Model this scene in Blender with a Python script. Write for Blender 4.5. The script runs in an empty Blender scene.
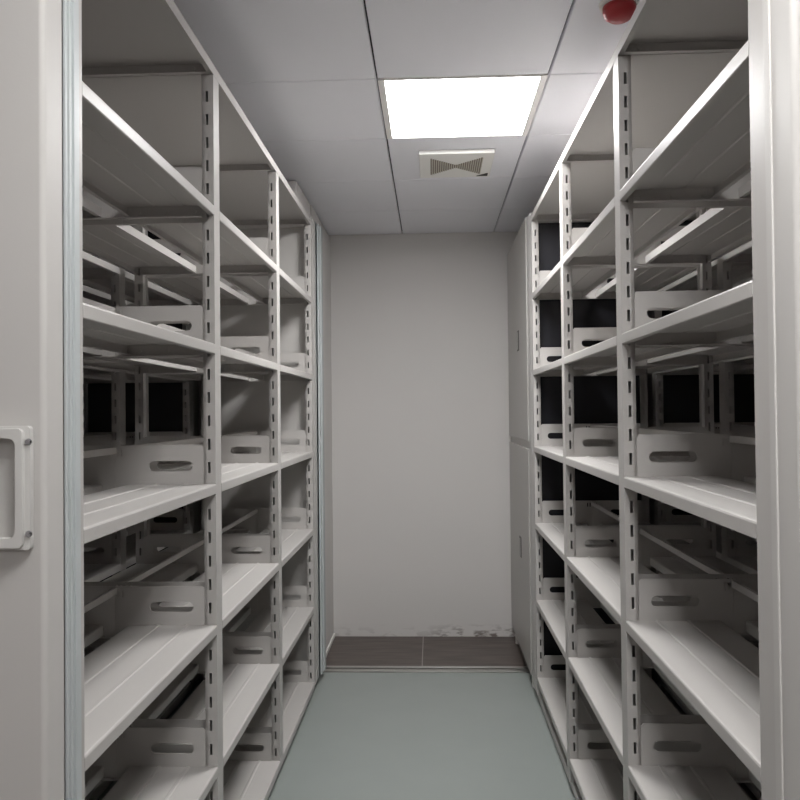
import bpy, bmesh, math, random
from mathutils import Matrix, Vector
random.seed(7)
S = bpy.context.scene
COL = S.collection
CAMZ = 1.4625                      # eye height above the tiled floor
HC = CAMZ + 1.168                  # ceiling height

# ------------------------------------------------------------------ materials
def mat(name, col, rough=.5, metal=0., spec=.5, noise=None, bump=None, coat=0., ior=1.5):
    m = bpy.data.materials.new(name); m.use_nodes = True
    nt = m.node_tree; b = nt.nodes['Principled BSDF']
    b.inputs['Base Color'].default_value = (*col, 1)
    b.inputs['Roughness'].default_value = rough
    b.inputs['Metallic'].default_value = metal
    b.inputs['Specular IOR Level'].default_value = spec
    b.inputs['IOR'].default_value = ior
    b.inputs['Coat Weight'].default_value = coat
    tc = nt.nodes.new('ShaderNodeTexCoord')
    if noise:
        sc, amt = noise
        n = nt.nodes.new('ShaderNodeTexNoise'); n.inputs['Scale'].default_value = sc
        n.inputs['Detail'].default_value = 4
        nt.links.new(tc.outputs['Object'], n.inputs['Vector'])
        r = nt.nodes.new('ShaderNodeMapRange')
        r.inputs['To Min'].default_value = 1 - amt; r.inputs['To Max'].default_value = 1 + amt
        nt.links.new(n.outputs['Fac'], r.inputs['Value'])
        mx = nt.nodes.new('ShaderNodeMix'); mx.data_type = 'RGBA'; mx.blend_type = 'MULTIPLY'
        mx.inputs['Factor'].default_value = 1
        mx.inputs[6].default_value = (*col, 1)
        nt.links.new(r.outputs['Result'], mx.inputs[7])
        nt.links.new(mx.outputs[2], b.inputs['Base Color'])
    if bump:
        sc, st = bump
        n = nt.nodes.new('ShaderNodeTexNoise'); n.inputs['Scale'].default_value = sc
        nt.links.new(tc.outputs['Object'], n.inputs['Vector'])
        bp = nt.nodes.new('ShaderNodeBump'); bp.inputs['Strength'].default_value = st
        bp.inputs['Distance'].default_value = .002
        nt.links.new(n.outputs['Fac'], bp.inputs['Height'])
        nt.links.new(bp.outputs['Normal'], b.inputs['Normal'])
    return m

PAINT = mat('grey_powder_coat', (.50, .482, .465), .38, ior=1.33, spec=.22, noise=(3, .02), bump=(350, .05))
PANEL = mat('grey_end_panel_paint', (.54, .525, .507), .46, ior=1.33, spec=.18, noise=(2, .02), bump=(300, .05))
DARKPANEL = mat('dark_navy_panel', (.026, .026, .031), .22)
RUBBER = mat('blue_grey_rubber', (.50, .53, .535), .5, noise=(6, .04))
CHROME = mat('dull_chrome', (.45, .45, .47), .25, 1.)
WHITEP = mat('white_plastic', (.86, .85, .82), .4)
SLOTBROWN = mat('brown_slot_shade', (.24, .21, .18), .7)  # flat strips for the vent slots, shade of the openings put into the brown
GRILLE = mat('beige_grille', (.60, .56, .48), .5)
DARK = mat('dark_recess_shade_and_badge', (.05, .045, .04), .6)  # painted shade of the cabinet handle recess; also the vent badge's own colour
WALL = mat('white_wall_paint', (.70, .68, .665), .75, noise=(1.3, .015), bump=(60, .08))
TILE = mat('ceiling_tile_white', (.85, .85, .895), .62, noise=(2, .02), bump=(160, .06))
GAP = mat('ceiling_gap_dark', (.06, .06, .065), .8)
CABINET = mat('grey_cabinet_paint', (.44, .425, .405), .4, noise=(2, .02))
RED = mat('red_plastic', (.42, .03, .035), .35)
DECK = mat('grey_green_deck', (.30, .33, .315), .35, noise=(5, .05))
STEEL = mat('bright_rail_steel', (.55, .54, .52), .3, .9)
HANDLE = mat('grey_handle_plastic', (.60, .59, .57), .4)

def emit(name, col, st):
    m = bpy.data.materials.new(name); m.use_nodes = True
    nt = m.node_tree; nt.nodes.clear()
    e = nt.nodes.new('ShaderNodeEmission'); o = nt.nodes.new('ShaderNodeOutputMaterial')
    e.inputs[0].default_value = (*col, 1); e.inputs[1].default_value = st
    nt.links.new(e.outputs[0], o.inputs[0]); return m
GLOW = emit('led_diffuser_lit', (1, .99, .982), 9.5)
GLOW_NEAR = emit('led_diffuser_lit_front', (1, .99, .982), 7.4)

def wall_back_mat():
    """white paint, with scuffed dirt along the foot of the wall"""
    m = WALL.copy(); m.name = 'white_wall_paint_scuffed'
    nt = m.node_tree; b = nt.nodes['Principled BSDF']
    src = b.inputs['Base Color'].links[0].from_socket
    g = nt.nodes.new('ShaderNodeNewGeometry'); sp = nt.nodes.new('ShaderNodeSeparateXYZ')
    nt.links.new(g.outputs['Position'], sp.inputs[0])
    def mr(s, a, c, lo, hi):
        r = nt.nodes.new('ShaderNodeMapRange'); r.inputs['From Min'].default_value = a
        r.inputs['From Max'].default_value = c; r.inputs['To Min'].default_value = lo
        r.inputs['To Max'].default_value = hi; nt.links.new(s, r.inputs['Value']); return r.outputs['Result']
    hz = mr(sp.outputs['Z'], .01, .085, 1, 0)
    hx = mr(sp.outputs['X'], -.05, .12, .25, 1)
    n = nt.nodes.new('ShaderNodeTexNoise'); n.inputs['Scale'].default_value = 26
    n.inputs['Detail'].default_value = 6
    mp = nt.nodes.new('ShaderNodeMapping'); mp.inputs['Scale'].default_value = (.5, 1, 1.3)
    nt.links.new(g.outputs['Position'], mp.inputs[0]); nt.links.new(mp.outputs[0], n.inputs['Vector'])
    nn = mr(n.outputs['Fac'], .50, .60, 0, 1)
    def mul(a, c):
        k = nt.nodes.new('ShaderNodeMath'); k.operation = 'MULTIPLY'
        nt.links.new(a, k.inputs[0]); nt.links.new(c, k.inputs[1]); return k.outputs[0]
    f = mul(mul(hz, hx), nn)
    mx = nt.nodes.new('ShaderNodeMix'); mx.data_type = 'RGBA'
    nt.links.new(f, mx.inputs['Factor']); nt.links.new(src, mx.inputs[6])
    mx.inputs[7].default_value = (.20, .17, .155, 1)
    nt.links.new(mx.outputs[2], b.inputs['Base Color'])
    return m

def floor_mat():
    m = bpy.data.materials.new('brown_grey_floor_tile'); m.use_nodes = True
    nt = m.node_tree; b = nt.nodes['Principled BSDF']; b.inputs['Roughness'].default_value = .42
    g = nt.nodes.new('ShaderNodeNewGeometry'); sp = nt.nodes.new('ShaderNodeSeparateXYZ')
    nt.links.new(g.outputs['Position'], sp.inputs[0])
    mp = nt.nodes.new('ShaderNodeMapping'); mp.inputs['Scale'].default_value = (2.5, 22, 1)
    nt.links.new(g.outputs['Position'], mp.inputs[0])
    n = nt.nodes.new('ShaderNodeTexNoise'); n.inputs['Scale'].default_value = 1.6
    n.inputs['Detail'].default_value = 7
    nt.links.new(mp.outputs[0], n.inputs['Vector'])
    cr = nt.nodes.new('ShaderNodeValToRGB')
    cr.color_ramp.elements[0].position = .3; cr.color_ramp.elements[0].color = (.062, .048, .042, 1)
    cr.color_ramp.elements[1].position = .75; cr.color_ramp.elements[1].color = (.145, .118, .105, 1)
    nt.links.new(n.outputs['Fac'], cr.inputs[0])
    def line(s, off, per, w):
        a = nt.nodes.new('ShaderNodeMath'); a.operation = 'ADD'; a.inputs[1].default_value = off + 60
        nt.links.new(s, a.inputs[0])
        k = nt.nodes.new('ShaderNodeMath'); k.operation = 'MODULO'; k.inputs[1].default_value = per
        nt.links.new(a.outputs[0], k.inputs[0])
        c = nt.nodes.new('ShaderNodeMath'); c.operation = 'LESS_THAN'; c.inputs[1].default_value = w
        nt.links.new(k.outputs[0], c.inputs[0]); return c.outputs[0]
    l1 = line(sp.outputs['X'], .073, .6, .006)
    l2 = line(sp.outputs['Y'], -4.53, 1.2, .004)
    mxm = nt.nodes.new('ShaderNodeMath'); mxm.operation = 'MAXIMUM'
    nt.links.new(l1, mxm.inputs[0]); nt.links.new(l2, mxm.inputs[1])
    mx = nt.nodes.new('ShaderNodeMix'); mx.data_type = 'RGBA'
    nt.links.new(mxm.outputs[0], mx.inputs['Factor']); nt.links.new(cr.outputs[0], mx.inputs[6])
    mx.inputs[7].default_value = (.34, .32, .30, 1)
    nt.links.new(mx.outputs[2], b.inputs['Base Color'])
    return m

# ------------------------------------------------------------------ mesh tools
class MB:
    def __init__(s): s.bm = bmesh.new()
    def box(s, x0, x1, y0, y1, z0, z1):
        x0, x1 = sorted((x0, x1)); y0, y1 = sorted((y0, y1)); z0, z1 = sorted((z0, z1))
        v = [s.bm.verts.new(p) for p in ((x0,y0,z0),(x1,y0,z0),(x1,y1,z0),(x0,y1,z0),(x0,y0,z1),(x1,y0,z1),(x1,y1,z1),(x0,y1,z1))]
        for f in ((0,3,2,1),(4,5,6,7),(0,1,5,4),(1,2,6,5),(2,3,7,6),(3,0,4,7)):
            s.bm.faces.new([v[i] for i in f])
        return s
    def quad(s, *p):
        s.bm.faces.new([s.bm.verts.new(q) for q in p]); return s
    def cyl(s, c, axis, r, h, n=16, r2=None):
        r2 = r if r2 is None else r2
        z = Vector(axis).normalized(); a = z.orthogonal().normalized(); b = z.cross(a); c = Vector(c)
        lo = [s.bm.verts.new(c + r*(a*math.cos(t)+b*math.sin(t))) for t in [2*math.pi*i/n for i in range(n)]]
        hi = [s.bm.verts.new(c + z*h + r2*(a*math.cos(t)+b*math.sin(t))) for t in [2*math.pi*i/n for i in range(n)]]
        for i in range(n):
            s.bm.faces.new((lo[i], lo[(i+1) % n], hi[(i+1) % n], hi[i]))
        s.bm.faces.new(lo[::-1]); s.bm.faces.new(hi); return s
    def sweep(s, prof, y0, y1, closed=False, flip=1):
        """profile of (x, z) drawn along y"""
        a = [s.bm.verts.new((flip*x, y0, z)) for x, z in prof]; b = [s.bm.verts.new((flip*x, y1, z)) for x, z in prof]
        n = len(prof)
        for i in range(n if closed else n-1):
            s.bm.faces.new((a[i], a[(i+1) % n], b[(i+1) % n], b[i]))
        if closed: s.bm.faces.new(a); s.bm.faces.new(b[::-1])
        return s
    def plate(s, outer, holes, y, t, flip=1):
        """flat plate in the x-z plane with holes, thickness t along y"""
        bm = bmesh.new(); es = []
        for loop in [outer] + holes:
            vs = [bm.verts.new((flip*x, y, z)) for x, z in loop]
            es += [bm.edges.new((vs[i], vs[(i+1) % len(vs)])) for i in range(len(vs))]
        bmesh.ops.triangle_fill(bm, edges=es, use_beauty=True)
        r = bmesh.ops.extrude_face_region(bm, geom=bm.faces[:])
        bmesh.ops.translate(bm, verts=[g for g in r['geom'] if isinstance(g, bmesh.types.BMVert)], vec=(0, t, 0))
        bmesh.ops.recalc_face_normals(bm, faces=bm.faces[:])
        me = bpy.data.meshes.new('tmp'); bm.to_mesh(me); bm.free(); s.bm.from_mesh(me); bpy.data.meshes.remove(me)
        return s
    def build(s, name, m, parent=None, bevel=0, seg=2, solid=0, recalc=True, smooth=False):
        if recalc: bmesh.ops.recalc_face_normals(s.bm, faces=s.bm.faces[:])
        me = bpy.data.meshes.new(name); s.bm.to_mesh(me); s.bm.free()
        for q in (m if isinstance(m, list) else [m]): me.materials.append(q)
        o = bpy.data.objects.new(name, me); COL.objects.link(o)
        if parent: o.parent = parent
        if solid:
            k = o.modifiers.new('thick', 'SOLIDIFY'); k.thickness = solid; k.offset = 0
        if bevel:
            k = o.modifiers.new('round', 'BEVEL'); k.width = bevel; k.segments = seg; k.limit_method = 'ANGLE'
            k.harden_normals = True
            for f in me.polygons: f.use_smooth = True
        if smooth:
            for f in me.polygons: f.use_smooth = True
        return o

def empty(name, loc, label, cat, group=None):
    o = bpy.data.objects.new(name, None); COL.objects.link(o); o.location = loc
    o.empty_display_size = .1
    o['label'] = label; o['category'] = cat
    if group: o['group'] = group
    return o

def struct(o): o['kind'] = 'structure'; return o

def stadium(cx, cz, w, h, n=8):
    r = h/2; pts = []
    for i in range(n+1):
        t = -math.pi/2 + math.pi*i/n; pts.append((cx + w/2 - r + r*math.cos(t), cz + r*math.sin(t)))
    for i in range(n+1):
        t = math.pi/2 + math.pi*i/n; pts.append((cx - w/2 + r + r*math.cos(t), cz + r*math.sin(t)))
    return pts

def rrect(x0, x1, z0, z1, r, n=5):
    pts = []
    for cx, cz, a in ((x1-r, z0+r, -90), (x1-r, z1-r, 0), (x0+r, z1-r, 90), (x0+r, z0+r, 180)):
        for i in range(n+1):
            t = math.radians(a + 90*i/n); pts.append((cx + r*math.cos(t), cz + r*math.sin(t)))
    return pts

# ------------------------------------------------------------------ shelving rows
PD, PW = .058, .034                # upright: depth along the row, width of the slotted face
BAY = .903

def post_mesh(h, s, zref, pitch):
    """slotted steel upright; slots on the face that looks down the row (y = 0)"""
    mb = MB(); bm = mb.bm
    a, b = .0148, .0222
    slots = []
    z = (zref + .047 - .0155 - .062) % pitch
    if z < .008: z += pitch
    while z + .031 < h - .004:
        slots.append((z, z+.031)); z += pitch
    X = lambda x: s*x
    # slotted front
    def q(x0, x1, z0, z1, y=0):
        mb.quad((X(x0), y, z0), (X(x1), y, z0), (X(x1), y, z1), (X(x0), y, z1))
    q(0, a, 0, h); q(b, PW, 0, h)
    prev = 0
    for z0, z1 in slots:
        q(a, b, prev, z0); prev = z1
        t = .003      # slot walls
        mb.quad((X(a), 0, z0), (X(a), t, z0), (X(a), t, z1), (X(a), 0, z1))
        mb.quad((X(b), 0, z0), (X(b), t, z0), (X(b), t, z1), (X(b), 0, z1))
        mb.quad((X(a), 0, z0), (X(b), 0, z0), (X(b), t, z0), (X(a), t, z0))
        mb.quad((X(a), 0, z1), (X(b), 0, z1), (X(b), t, z1), (X(a), t, z1))
    q(a, b, prev, h)
    r = .004
    # the outer faces, with a small rounding towards the aisle
    q(0, PW, 0, h, PD)
    mb.quad((X(0), 0, 0), (X(0), PD, 0), (X(0), PD, h), (X(0), 0, h))
    mb.quad((X(.0245), 0, 0), (X(.0245), PD, 0), (X(.0245), PD, h), (X(.0245), 0, h))
    for yy in (0, PD-.0016):
        mb.box(X(.026), X(PW), yy, yy+.0016, 0, h)
    mb.quad((X(0), 0, h), (X(PW), 0, h), (X(PW), PD, h), (X(0), PD, h))
    mb.quad((X(0), 0, 0), (X(PW), 0, 0), (X(PW), PD, 0), (X(0), PD, 0))
    bmesh.ops.remove_doubles(bm, verts=bm.verts[:], dist=1e-5)
    return mb

def shelf_profile(w):
    L = .0275
    p = [(.014, -L), (.0015, -L), (0, -L+.0015), (0, -.004), (.0012, -.0012), (.004, 0)]
    for c in (w*.33, w*.66):
        p += [(c-.006, 0), (c-.003, .0022), (c+.003, .0022), (c+.006, 0)]
    p += [(w-.003, 0), (w, -.003), (w, -L), (w-.012, -L)]
    return p

def bracket_mb(s, w, D, y, side):
    """pierced side plate of a shelf: stands 11 cm above it and folds under it; y = its outer plane"""
    mb = MB(); x0, x1 = .034, D/2 - .0003
    out = [(x0, -.032), (x1, -.032), (x1, .110), (x0+.006, .110), (x0, .104)]
    t = -.0022*side
    mb.plate(out, [stadium(.128, .052, .125, .029), rrect(x1-.024, x1-.018, .080, .099, .001, 2), rrect(x1-.012, x1-.006, .080, .099, .001, 2)], y, t, s)
    # lower fold, and bolt heads above it
    mb.box(s*x0, s*x1, y, y - side*.016, -.0342, -.032)
    for bx in (.055, .135, .215):
        mb.cyl((s*bx, y + t, -.018), (0, -side, 0), .0055, .004, 6)
    return mb

def make_row(name, s, x, y0, D, zs, ztop, label, far_mat, seals, group):
    """s = +1 when the row extends towards +x from its aisle face; zs = shelf heights"""
    root = empty(name, (x, y0, 0), label, 'mobile shelving', group)
    base = .045
    H = ztop
    # chassis
    mb = MB()
    mb.box(0, s*D, -.05, 3*BAY*1.0 - BAY + BAY + PD + .05 - .0, base-.015, base+.028) if False else None
    yend = 3*BAY + PD
    mb.box(s*.01, s*(D-.01), .0, yend, .030, .062)
    for yy in (.35, 1.5, 2.45):
        mb.cyl((s*.09, yy-.012, .0365+.0), (0, 1, 0), .0235, .024, 20)
        mb.cyl((s*(D-.09), yy-.012, .0365+.0), (0, 1, 0), .0235, .024, 20)
    mb.build('chassis', PAINT, root)
    pm = post_mesh(H-.062, s, zs[2], (zs[0]-zs[3])/18)
    p0 = pm.build('upright', PAINT, root); p0.location = (0, 0, .062)
    # mirrored upright for the rear face
    pm2 = post_mesh(H-.062, -s, zs[2], (zs[0]-zs[3])/18)
    p1 = pm2.build('upright', PAINT, root); p1.location = (s*D, 0, .062)
    for k in range(1, 4):
        for p in (p0, p1):
            c = p.copy(); COL.objects.link(c); c.parent = root; c.location.y = k*BAY
    w = .246 if D < .57 else .252
    prof = shelf_profile(w)
    ya, yb = PD, BAY
    def proto(sx):
        o = MB().sweep(prof, ya, yb, flip=sx).build('shelf', PAINT, root, solid=.0016)
        b1 = bracket_mb(sx, w, D, yb-.0005, 1).build('side_bracket', PAINT, o)
        b2 = bracket_mb(sx, w, D, ya+.0005, -1).build('side_bracket', PAINT, o)
        return o
    fronts = {0: proto(s), 1: proto(-s)}
    first = {0: True, 1: True}
    for k in range(3):
        for z in zs:
            for f in (0, 1):
                pr = fronts[f]
                if first[f]: o = pr; first[f] = False
                else:
                    o = pr.copy(); COL.objects.link(o); o.parent = root
                    for ch in list(pr.children):
                        c = ch.copy(); COL.objects.link(c); c.parent = o
                o.location = (0 if f == 0 else s*D, k*BAY, z)
    # centre stop rail on every level
    st0 = None
    for k in range(3):
        for z in zs:
            if st0 is None:
                st0 = MB().box(s*(D/2-.004), s*(D/2+.004), ya, yb, .088, .106).build('back_stop_rail', PAINT, root); o = st0
            else:
                o = st0.copy(); COL.objects.link(o); o.parent = root
            o.location = (0, k*BAY, z)
    # top panels: shallow trays closed from above
    tp0 = None
    for k in range(3):
        if tp0 is None:
            mb = MB(); a, b, t = PD-.058 + .0, BAY, .0016
            mb.box(0, s*D, 0, BAY, -t, 0)
            mb.box(0, s*t, 0, BAY, -.030, 0); mb.box(s*(D-t), s*D, 0, BAY, -.030, 0)
            mb.box(0, s*.014, 0, BAY, -.030, -.0285); mb.box(s*D, s*(D-.014), 0, BAY, -.030, -.0285)
            mb.box(s*t, s*(D-t), 0.001, t+.001, -.030, 0); mb.box(s*t, s*(D-t), BAY-t-.001, BAY-.001, -.030, 0)
            mb.box(s*t, s*(D-t), 0.001, .018, -.030, -.0285); mb.box(s*t, s*(D-t), BAY-.018, BAY-.001, -.030, -.0285)
            for bx in (.055, D-.055):
                mb.cyl((s*bx, BAY-.004, -.015), (0, -1, 0), .0055, .004, 6)
            o = tp0 = mb.build('top_panel', PAINT, root)
        else:
            o = tp0.copy(); COL.objects.link(o); o.parent = root
        o.location = (0, k*BAY, ztop+.031)
    mb = MB().box(0, s*D, 3*BAY, 3*BAY+PD, ztop+.001, ztop+.031).build('top_rail', PAINT, root)
    # end panels
    near_t = .082 if s < 0 else .100
    near = MB().box(s*(-.002 if s < 0 else -.005), s*(D+.002), -near_t, -.014 if s < 0 else -.001, .062, ztop+.055).build('end_panel', PANEL, root, bevel=.010, seg=4)
    ff = .11 if s < 0 else .135
    return root, near, w

def far_panel(root, s, D, ztop, m, t, edge=True, dark=False):
    y = 3*BAY + PD
    o = MB().box(s*-.002 if edge else s*.036, s*(D+.002) if edge else s*(D-.036), y+.001, y+t, .062, ztop+.055).build('end_panel', PANEL, root, bevel=.005, seg=2)
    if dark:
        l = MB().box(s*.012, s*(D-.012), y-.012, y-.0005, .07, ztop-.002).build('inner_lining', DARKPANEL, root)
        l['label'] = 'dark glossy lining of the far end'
    return o

def seal(root, s, x, y, z0, z1, depth=.052, rows=None):
    """ribbed rubber strip on the aisle side"""
    mb = MB()
    rows = rows or [(0, .007, .004), (.010, .0155, .006), (.0185, .0225, .004), (.027, depth, .0065)]
    for a, b, pr in rows:
        mb.box(x - s*pr, x + s*.001 , y+a, y+b, z0, z1)
    mb.box(x - s*.002, x, y, y+depth, z0, z1)
    o = mb.build('rubber_seal', RUBBER, root, bevel=.0018, seg=2)
    o['label'] = 'blue-grey ribbed rubber seal'
    return o

XL, XR = -.613, .505
YL, YR = 1.30, 1.19
DL, DR = .577, .556
zl = [CAMZ + v for v in (.594, .199, -.199, -.597, -.995)] + [.085]
zr = [CAMZ + v for v in (.582, .202, -.177, -.555, -.933)] + [.15]
ztl, ztr = CAMZ + .969, CAMZ + .941

def copy_tree(o, parent=None):
    c = o.copy(); COL.objects.link(c); c.parent = parent
    for ch in list(o.children): copy_tree(ch, c)
    return c

G = 'mobile shelving rows on both sides of the aisle'
rowL, nearL, wl = make_row('mobile_shelving_unit', -1, XL, YL, DL, zl, ztl,
    'tall grey steel mobile shelving lining the left side of the aisle, with rubber seals', PANEL, True, G)
rowLB = copy_tree(rowL); rowLB.location.x = XL - DL - .062
rowLB['label'] = 'darker shelving unit directly behind the left aisle unit, seen through its shelves'
far_panel(rowL, -1, DL, ztl, PANEL, .115)
far_panel(rowLB, -1, DL, ztl, PANEL, .115, dark=True)
seal(rowL, -1, 0, -.013, .062, ztl+.05, .046)
seal(rowL, -1, .003, 3*BAY+PD+.072, .062, ztl+.05, .172, [(0, .05, .002), (.06, .085, .010), (.11, .172, .016)])
rowR, nearR, wr = make_row('mobile_shelving_unit', 1, XR, YR, DR, zr, ztr,
    'tall grey steel mobile shelving unit lining the right side of the aisle, dark far end', PANEL, False, G)
rowRB = copy_tree(rowR); rowRB.location.x = XR + DR + .042
rowRB['label'] = 'darker shelving unit directly behind the right aisle unit, seen through its shelves'
far_panel(rowR, 1, DR, ztr, PANEL, .135, dark=True)
far_panel(rowRB, 1, DR, ztr, PANEL, .135, dark=True)

MB().box(-.0085, -.0045, -.034, -.014, .07, ztr+.05).build('trim_strip', PANEL, nearR, bevel=.0035, seg=4)

# pull handle on the near end panel of the left aisle unit
hy = -.085
mb = MB()
zc = CAMZ - .113
mb.plate(rrect(.016, .105, zc-.097, zc+.097, .006), [rrect(.036, .085, zc-.078, zc+.078, .012)], hy-.010, .011, -1)
mb.plate(rrect(.025, .096, zc-.093, zc+.093, .008), [rrect(.036, .085, zc-.078, zc+.078, .012)], hy-.018, .010, -1)
h = mb.build('handle', HANDLE, nearL, bevel=.002, seg=2)
h['label'] = 'light grey recessed pull handle plate'
for sz in (-.072, .072):
    sc = MB().cyl((-.0185, hy-.010, zc+sz), (0, -1, 0), .0055, .0035, 14, .004).build('screw', CHROME, nearL, smooth=False)
    sc['label'] = 'dull steel screw'

# ------------------------------------------------------------------ cabinet at the far right
cy0, cy1 = YR + 3*BAY + PD + .14, 5.10
cab = empty('steel_cabinet', (XR-.006, cy0, 0), 'two-door grey steel cabinet between the right shelving unit and the back wall', 'cabinet')
cl = cy1 - cy0
MB().box(.014, .50, 0, cl, .085, CAMZ+1.018).build('body', CABINET, cab, bevel=.003)
for (z0, z1, hz, nm) in ((CAMZ-.158, CAMZ+1.012, CAMZ+.40, 'upper'), (.092, CAMZ-.200, CAMZ-.775, 'lower')):
    d = MB().box(0, .014, .012, cl-.012, z0, z1).build('door', CABINET, cab, bevel=.003)
    hh = MB().box(-.002, .003, .365, .455, hz-.058, hz+.058).build('handle', DARK, d, bevel=.003)  # shallow box for the handle recess, its shade put into the colour
    hh['label'] = 'slotted handle, recess shade painted dark'
    h2 = MB().box(-.005, .003, .402, .416, hz-.050, hz+.050).build('handle_frame', CABINET, d, bevel=.0012)
for yy in (.06, cl-.12):
    f = MB().cyl((.03, yy, 0), (0, 0, 1), .018, .085, 14).build('foot', WHITEP, cab)
    f2 = MB().cyl((.46, yy, 0), (0, 0, 1), .018, .085, 14).build('foot', WHITEP, cab)

# ------------------------------------------------------------------ room
X0, X1, Y0, Y1 = -1.98, 1.80, -3.2, 5.13
struct(MB().box(X0, X1, Y1, Y1+.12, 0, HC+.06).build('wall_back', wall_back_mat()))
struct(MB().box(X0, X1, Y0-.12, Y0, 0, HC+.06).build('wall_front', WALL))
wl_ = MB().box(X0-.12, X0, Y0, Y1, 0, HC+.06)
wl_.box(X0, -.655, 4.31, Y1-.0005, 0, HC-.014)
struct(wl_.build('wall_left', WALL))
struct(MB().box(X1, X1+.12, Y0, Y1, 0, HC+.06).build('wall_right', WALL))
struct(MB().box(X0, -.660, 3.86, 4.309, ztl+.095, HC-.014).build('trim_1', WALL))
struct(MB().box(-.655, -.645, 4.312, Y1-.001, 0, .022).build('baseboard_left', WHITEP))
struct(MB().box(X0-.1, X1+.1, Y0-.1, Y1+.1, -.12, 0).build('floor', floor_mat()))
# raised deck with the rails the rows roll on
mb = MB()
rails = [4.40, 2.72, 1.62, .3]
ys = [4.425] + [r for r in (2.70, 1.60)] 
segs = [(2.735, 4.385), (1.635, 2.685), (.95, 1.585)]
for a, b in segs: mb.box(X0+.001, X1-.001, a, b, .0005, .012)
struct(mb.build('trim_2', DECK))
mb = MB()
for a, b in ((4.40, 4.445), (4.47, 4.50), (2.695, 2.725), (1.595, 1.625)):
    mb.box(X0+.001, X1-.001, a, b, .0005, .0125)
struct(mb.build('trim_3', STEEL, bevel=.001))

# ceiling: lay-in tiles under a dark backing
mb = MB()
gx, gy, T = -.18, 2.73, .6
LIGHTS = [(0, 0), (0, -4), (0, -8)]
i0, i1 = -3, 4; j0, j1 = -10, 4
for i in range(i0, i1):
    for j in range(j0, j1):
        if (i, j) in LIGHTS: continue
        xa, xb = gx + T*i + .0035, gx + T*(i+1) - .0035
        ya, yb = gy + T*j + .0024, gy + T*(j+1) - .0024
        xa, xb = max(xa, X0+.001), min(xb, X1-.001); ya, yb = max(ya, Y0+.001), min(yb, Y1-.001)
        if xb - xa < .02 or yb - ya < .02: continue
        dz = [random.uniform(0, .0022) for _ in range(4)]
        c = .003
        P = [(xa, ya), (xb, ya), (xb, yb), (xa, yb)]; Q = [(xa+c, ya+c), (xb-c, ya+c), (xb-c, yb-c), (xa+c, yb-c)]
        vo = [mb.bm.verts.new((p[0], p[1], HC+.004)) for p in P]
        vi = [mb.bm.verts.new((p[0], p[1], HC+dz[k]*.6)) for k, p in enumerate(Q)]
        vt = [mb.bm.verts.new((p[0], p[1], HC+.02)) for p in P]
        mb.bm.faces.new(vi)
        for k in range(4):
            mb.bm.faces.new((vo[k], vo[(k+1) % 4], vi[(k+1) % 4], vi[k]))
            mb.bm.faces.new((vo[k], vo[(k+1) % 4], vt[(k+1) % 4], vt[k]))
        mb.bm.faces.new(vt)
tiles_end = len(mb.bm.faces)
mb.box(X0, X1, Y0, Y1, HC+.0205, HC+.06)
ce = mb.build('ceiling', [TILE, GAP])
for f in ce.data.polygons[tiles_end:]: f.material_index = 1
struct(ce)

lamp_labels = ['bright square white ceiling panel light, lit, in the tiled ceiling above the far aisle',
               'lit square ceiling panel light over the near end of the aisle, above the camera',
               'lit square ceiling panel light over the open floor behind the camera']
for n, (i, j) in enumerate(LIGHTS):
    xa, ya = gx + T*i, gy + T*j
    r = empty('ceiling_light', (xa + T/2, ya + T/2, HC), lamp_labels[n], 'ceiling light', 'ceiling panel lights')
    fr = MB(); a = T/2 - .003
    fr.box(-a, -a+.024, -a, a, -.002, .018); fr.box(a-.024, a, -a, a, -.002, .018)
    fr.box(-a+.024, a-.024, -a, -a+.008, -.002, .018); fr.box(-a+.024, a-.024, a-.008, a, -.002, .018)
    fr.build('frame', WHITEP, r)
    MB().box(-a+.0245, a-.0245, -a+.0085, a-.0085, .001, .016).build('diffuser', GLOW if n == 0 else GLOW_NEAR, r)

# extractor grille
v = empty('ceiling_vent', (.125, 3.665, HC), 'small square beige ceiling vent with an hourglass of slats, beyond the panel light', 'vent')
MB().box(-.170, .170, -.178, .178, -.020, .0).build('cover', WHITEP, v, bevel=.005)
mb = MB(); dk = MB(); n = 24
for k in range(n):
    x = -.120 + .240*(k+.5)/n; hl = .018 + .105*abs(x)/.120
    dk.box(x-.0027, x+.0027, -hl, hl, -.0212, -.0195)
    mb.box(x+.0028, x+.0062, -hl, hl, -.0235, -.0195)
dk.build('slot', SLOTBROWN, v)['kind'] = 'stuff'
g = mb.build('slat', GRILLE, v); g['kind'] = 'stuff'
tr = MB(); bm = tr.bm
pts = [(.105, .155), (.158, .155), (.158, .112)]
lo = [bm.verts.new((x, y, -.0225)) for x, y in pts]; hi = [bm.verts.new((x, y, -.0195)) for x, y in pts]
bm.faces.new(lo); bm.faces.new(hi[::-1])
for k in range(3): bm.faces.new((lo[k], lo[(k+1) % 3], hi[(k+1) % 3], hi[k]))
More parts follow.
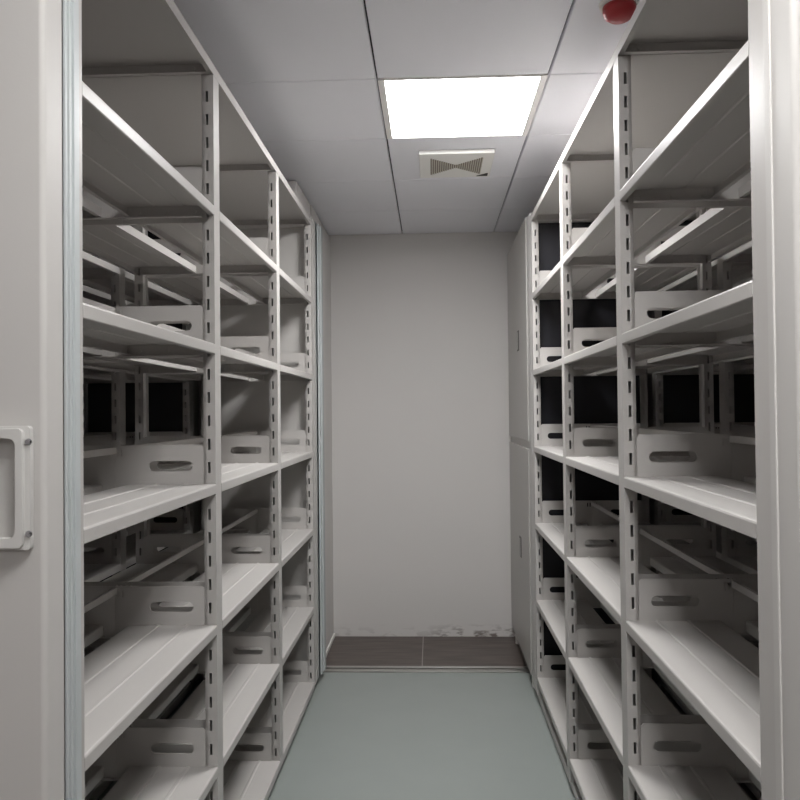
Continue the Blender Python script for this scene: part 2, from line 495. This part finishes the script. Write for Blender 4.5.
tr.build('corner_badge', DARK, v)['label'] = 'dark triangular corner badge'

# red fire detector
d = empty('fire_alarm', (.552, 2.262, HC), 'small round red fire alarm on the ceiling above the right shelving unit', 'alarm')
MB().cyl((0, 0, 0), (0, 0, -1), .058, .010, 32, .055).build('base', WHITEP, d, smooth=False)
mb = MB(); prof = [(.047, 0), (.047, .014), (.043, .026), (.030, .036), (.012, .040)]
rings = []
for r_, z_ in prof:
    rings.append([mb.bm.verts.new((r_*math.cos(2*math.pi*k/32), r_*math.sin(2*math.pi*k/32), -.010-z_)) for k in range(32)])
for a, b in zip(rings, rings[1:]):
    for k in range(32): mb.bm.faces.new((a[k], a[(k+1) % 32], b[(k+1) % 32], b[k]))
mb.bm.faces.new(rings[-1]); mb.bm.faces.new(rings[0][::-1])
mb.build('dome', RED, d, smooth=True)['label'] = 'red dome'

# ------------------------------------------------------------------ world and camera
w = bpy.data.worlds.new('world'); S.world = w; w.use_nodes = True
w.node_tree.nodes['Background'].inputs[0].default_value = (.5, .5, .5, 1)
w.node_tree.nodes['Background'].inputs[1].default_value = .05
cam = bpy.data.cameras.new('camera'); co = bpy.data.objects.new('camera', cam); COL.objects.link(co)
cam.sensor_width = 36; cam.lens = 36*784.41/800; cam.clip_start = .02
yaw, pi_, ro = math.radians(2.2977), math.radians(.8747), math.radians(.5834)
F = Vector((-math.cos(pi_)*math.sin(yaw), math.cos(pi_)*math.cos(yaw), math.sin(pi_)))
R0 = Vector((math.cos(yaw), math.sin(yaw), 0)); U0 = R0.cross(F)
R = math.cos(ro)*R0 - math.sin(ro)*U0; U = math.sin(ro)*R0 + math.cos(ro)*U0
M = Matrix((R, U, -F)).transposed().to_4x4(); M.translation = (0, 0, CAMZ)
co.matrix_world = M
S.camera = co
S.view_settings.view_transform = 'Standard'; S.view_settings.look = 'None'
S.view_settings.gamma = 1; S.view_settings.use_curve_mapping = False
S.view_settings.exposure = 1.95
S.cycles.caustics_reflective = False; S.cycles.max_bounces = 10; S.cycles.diffuse_bounces = 6
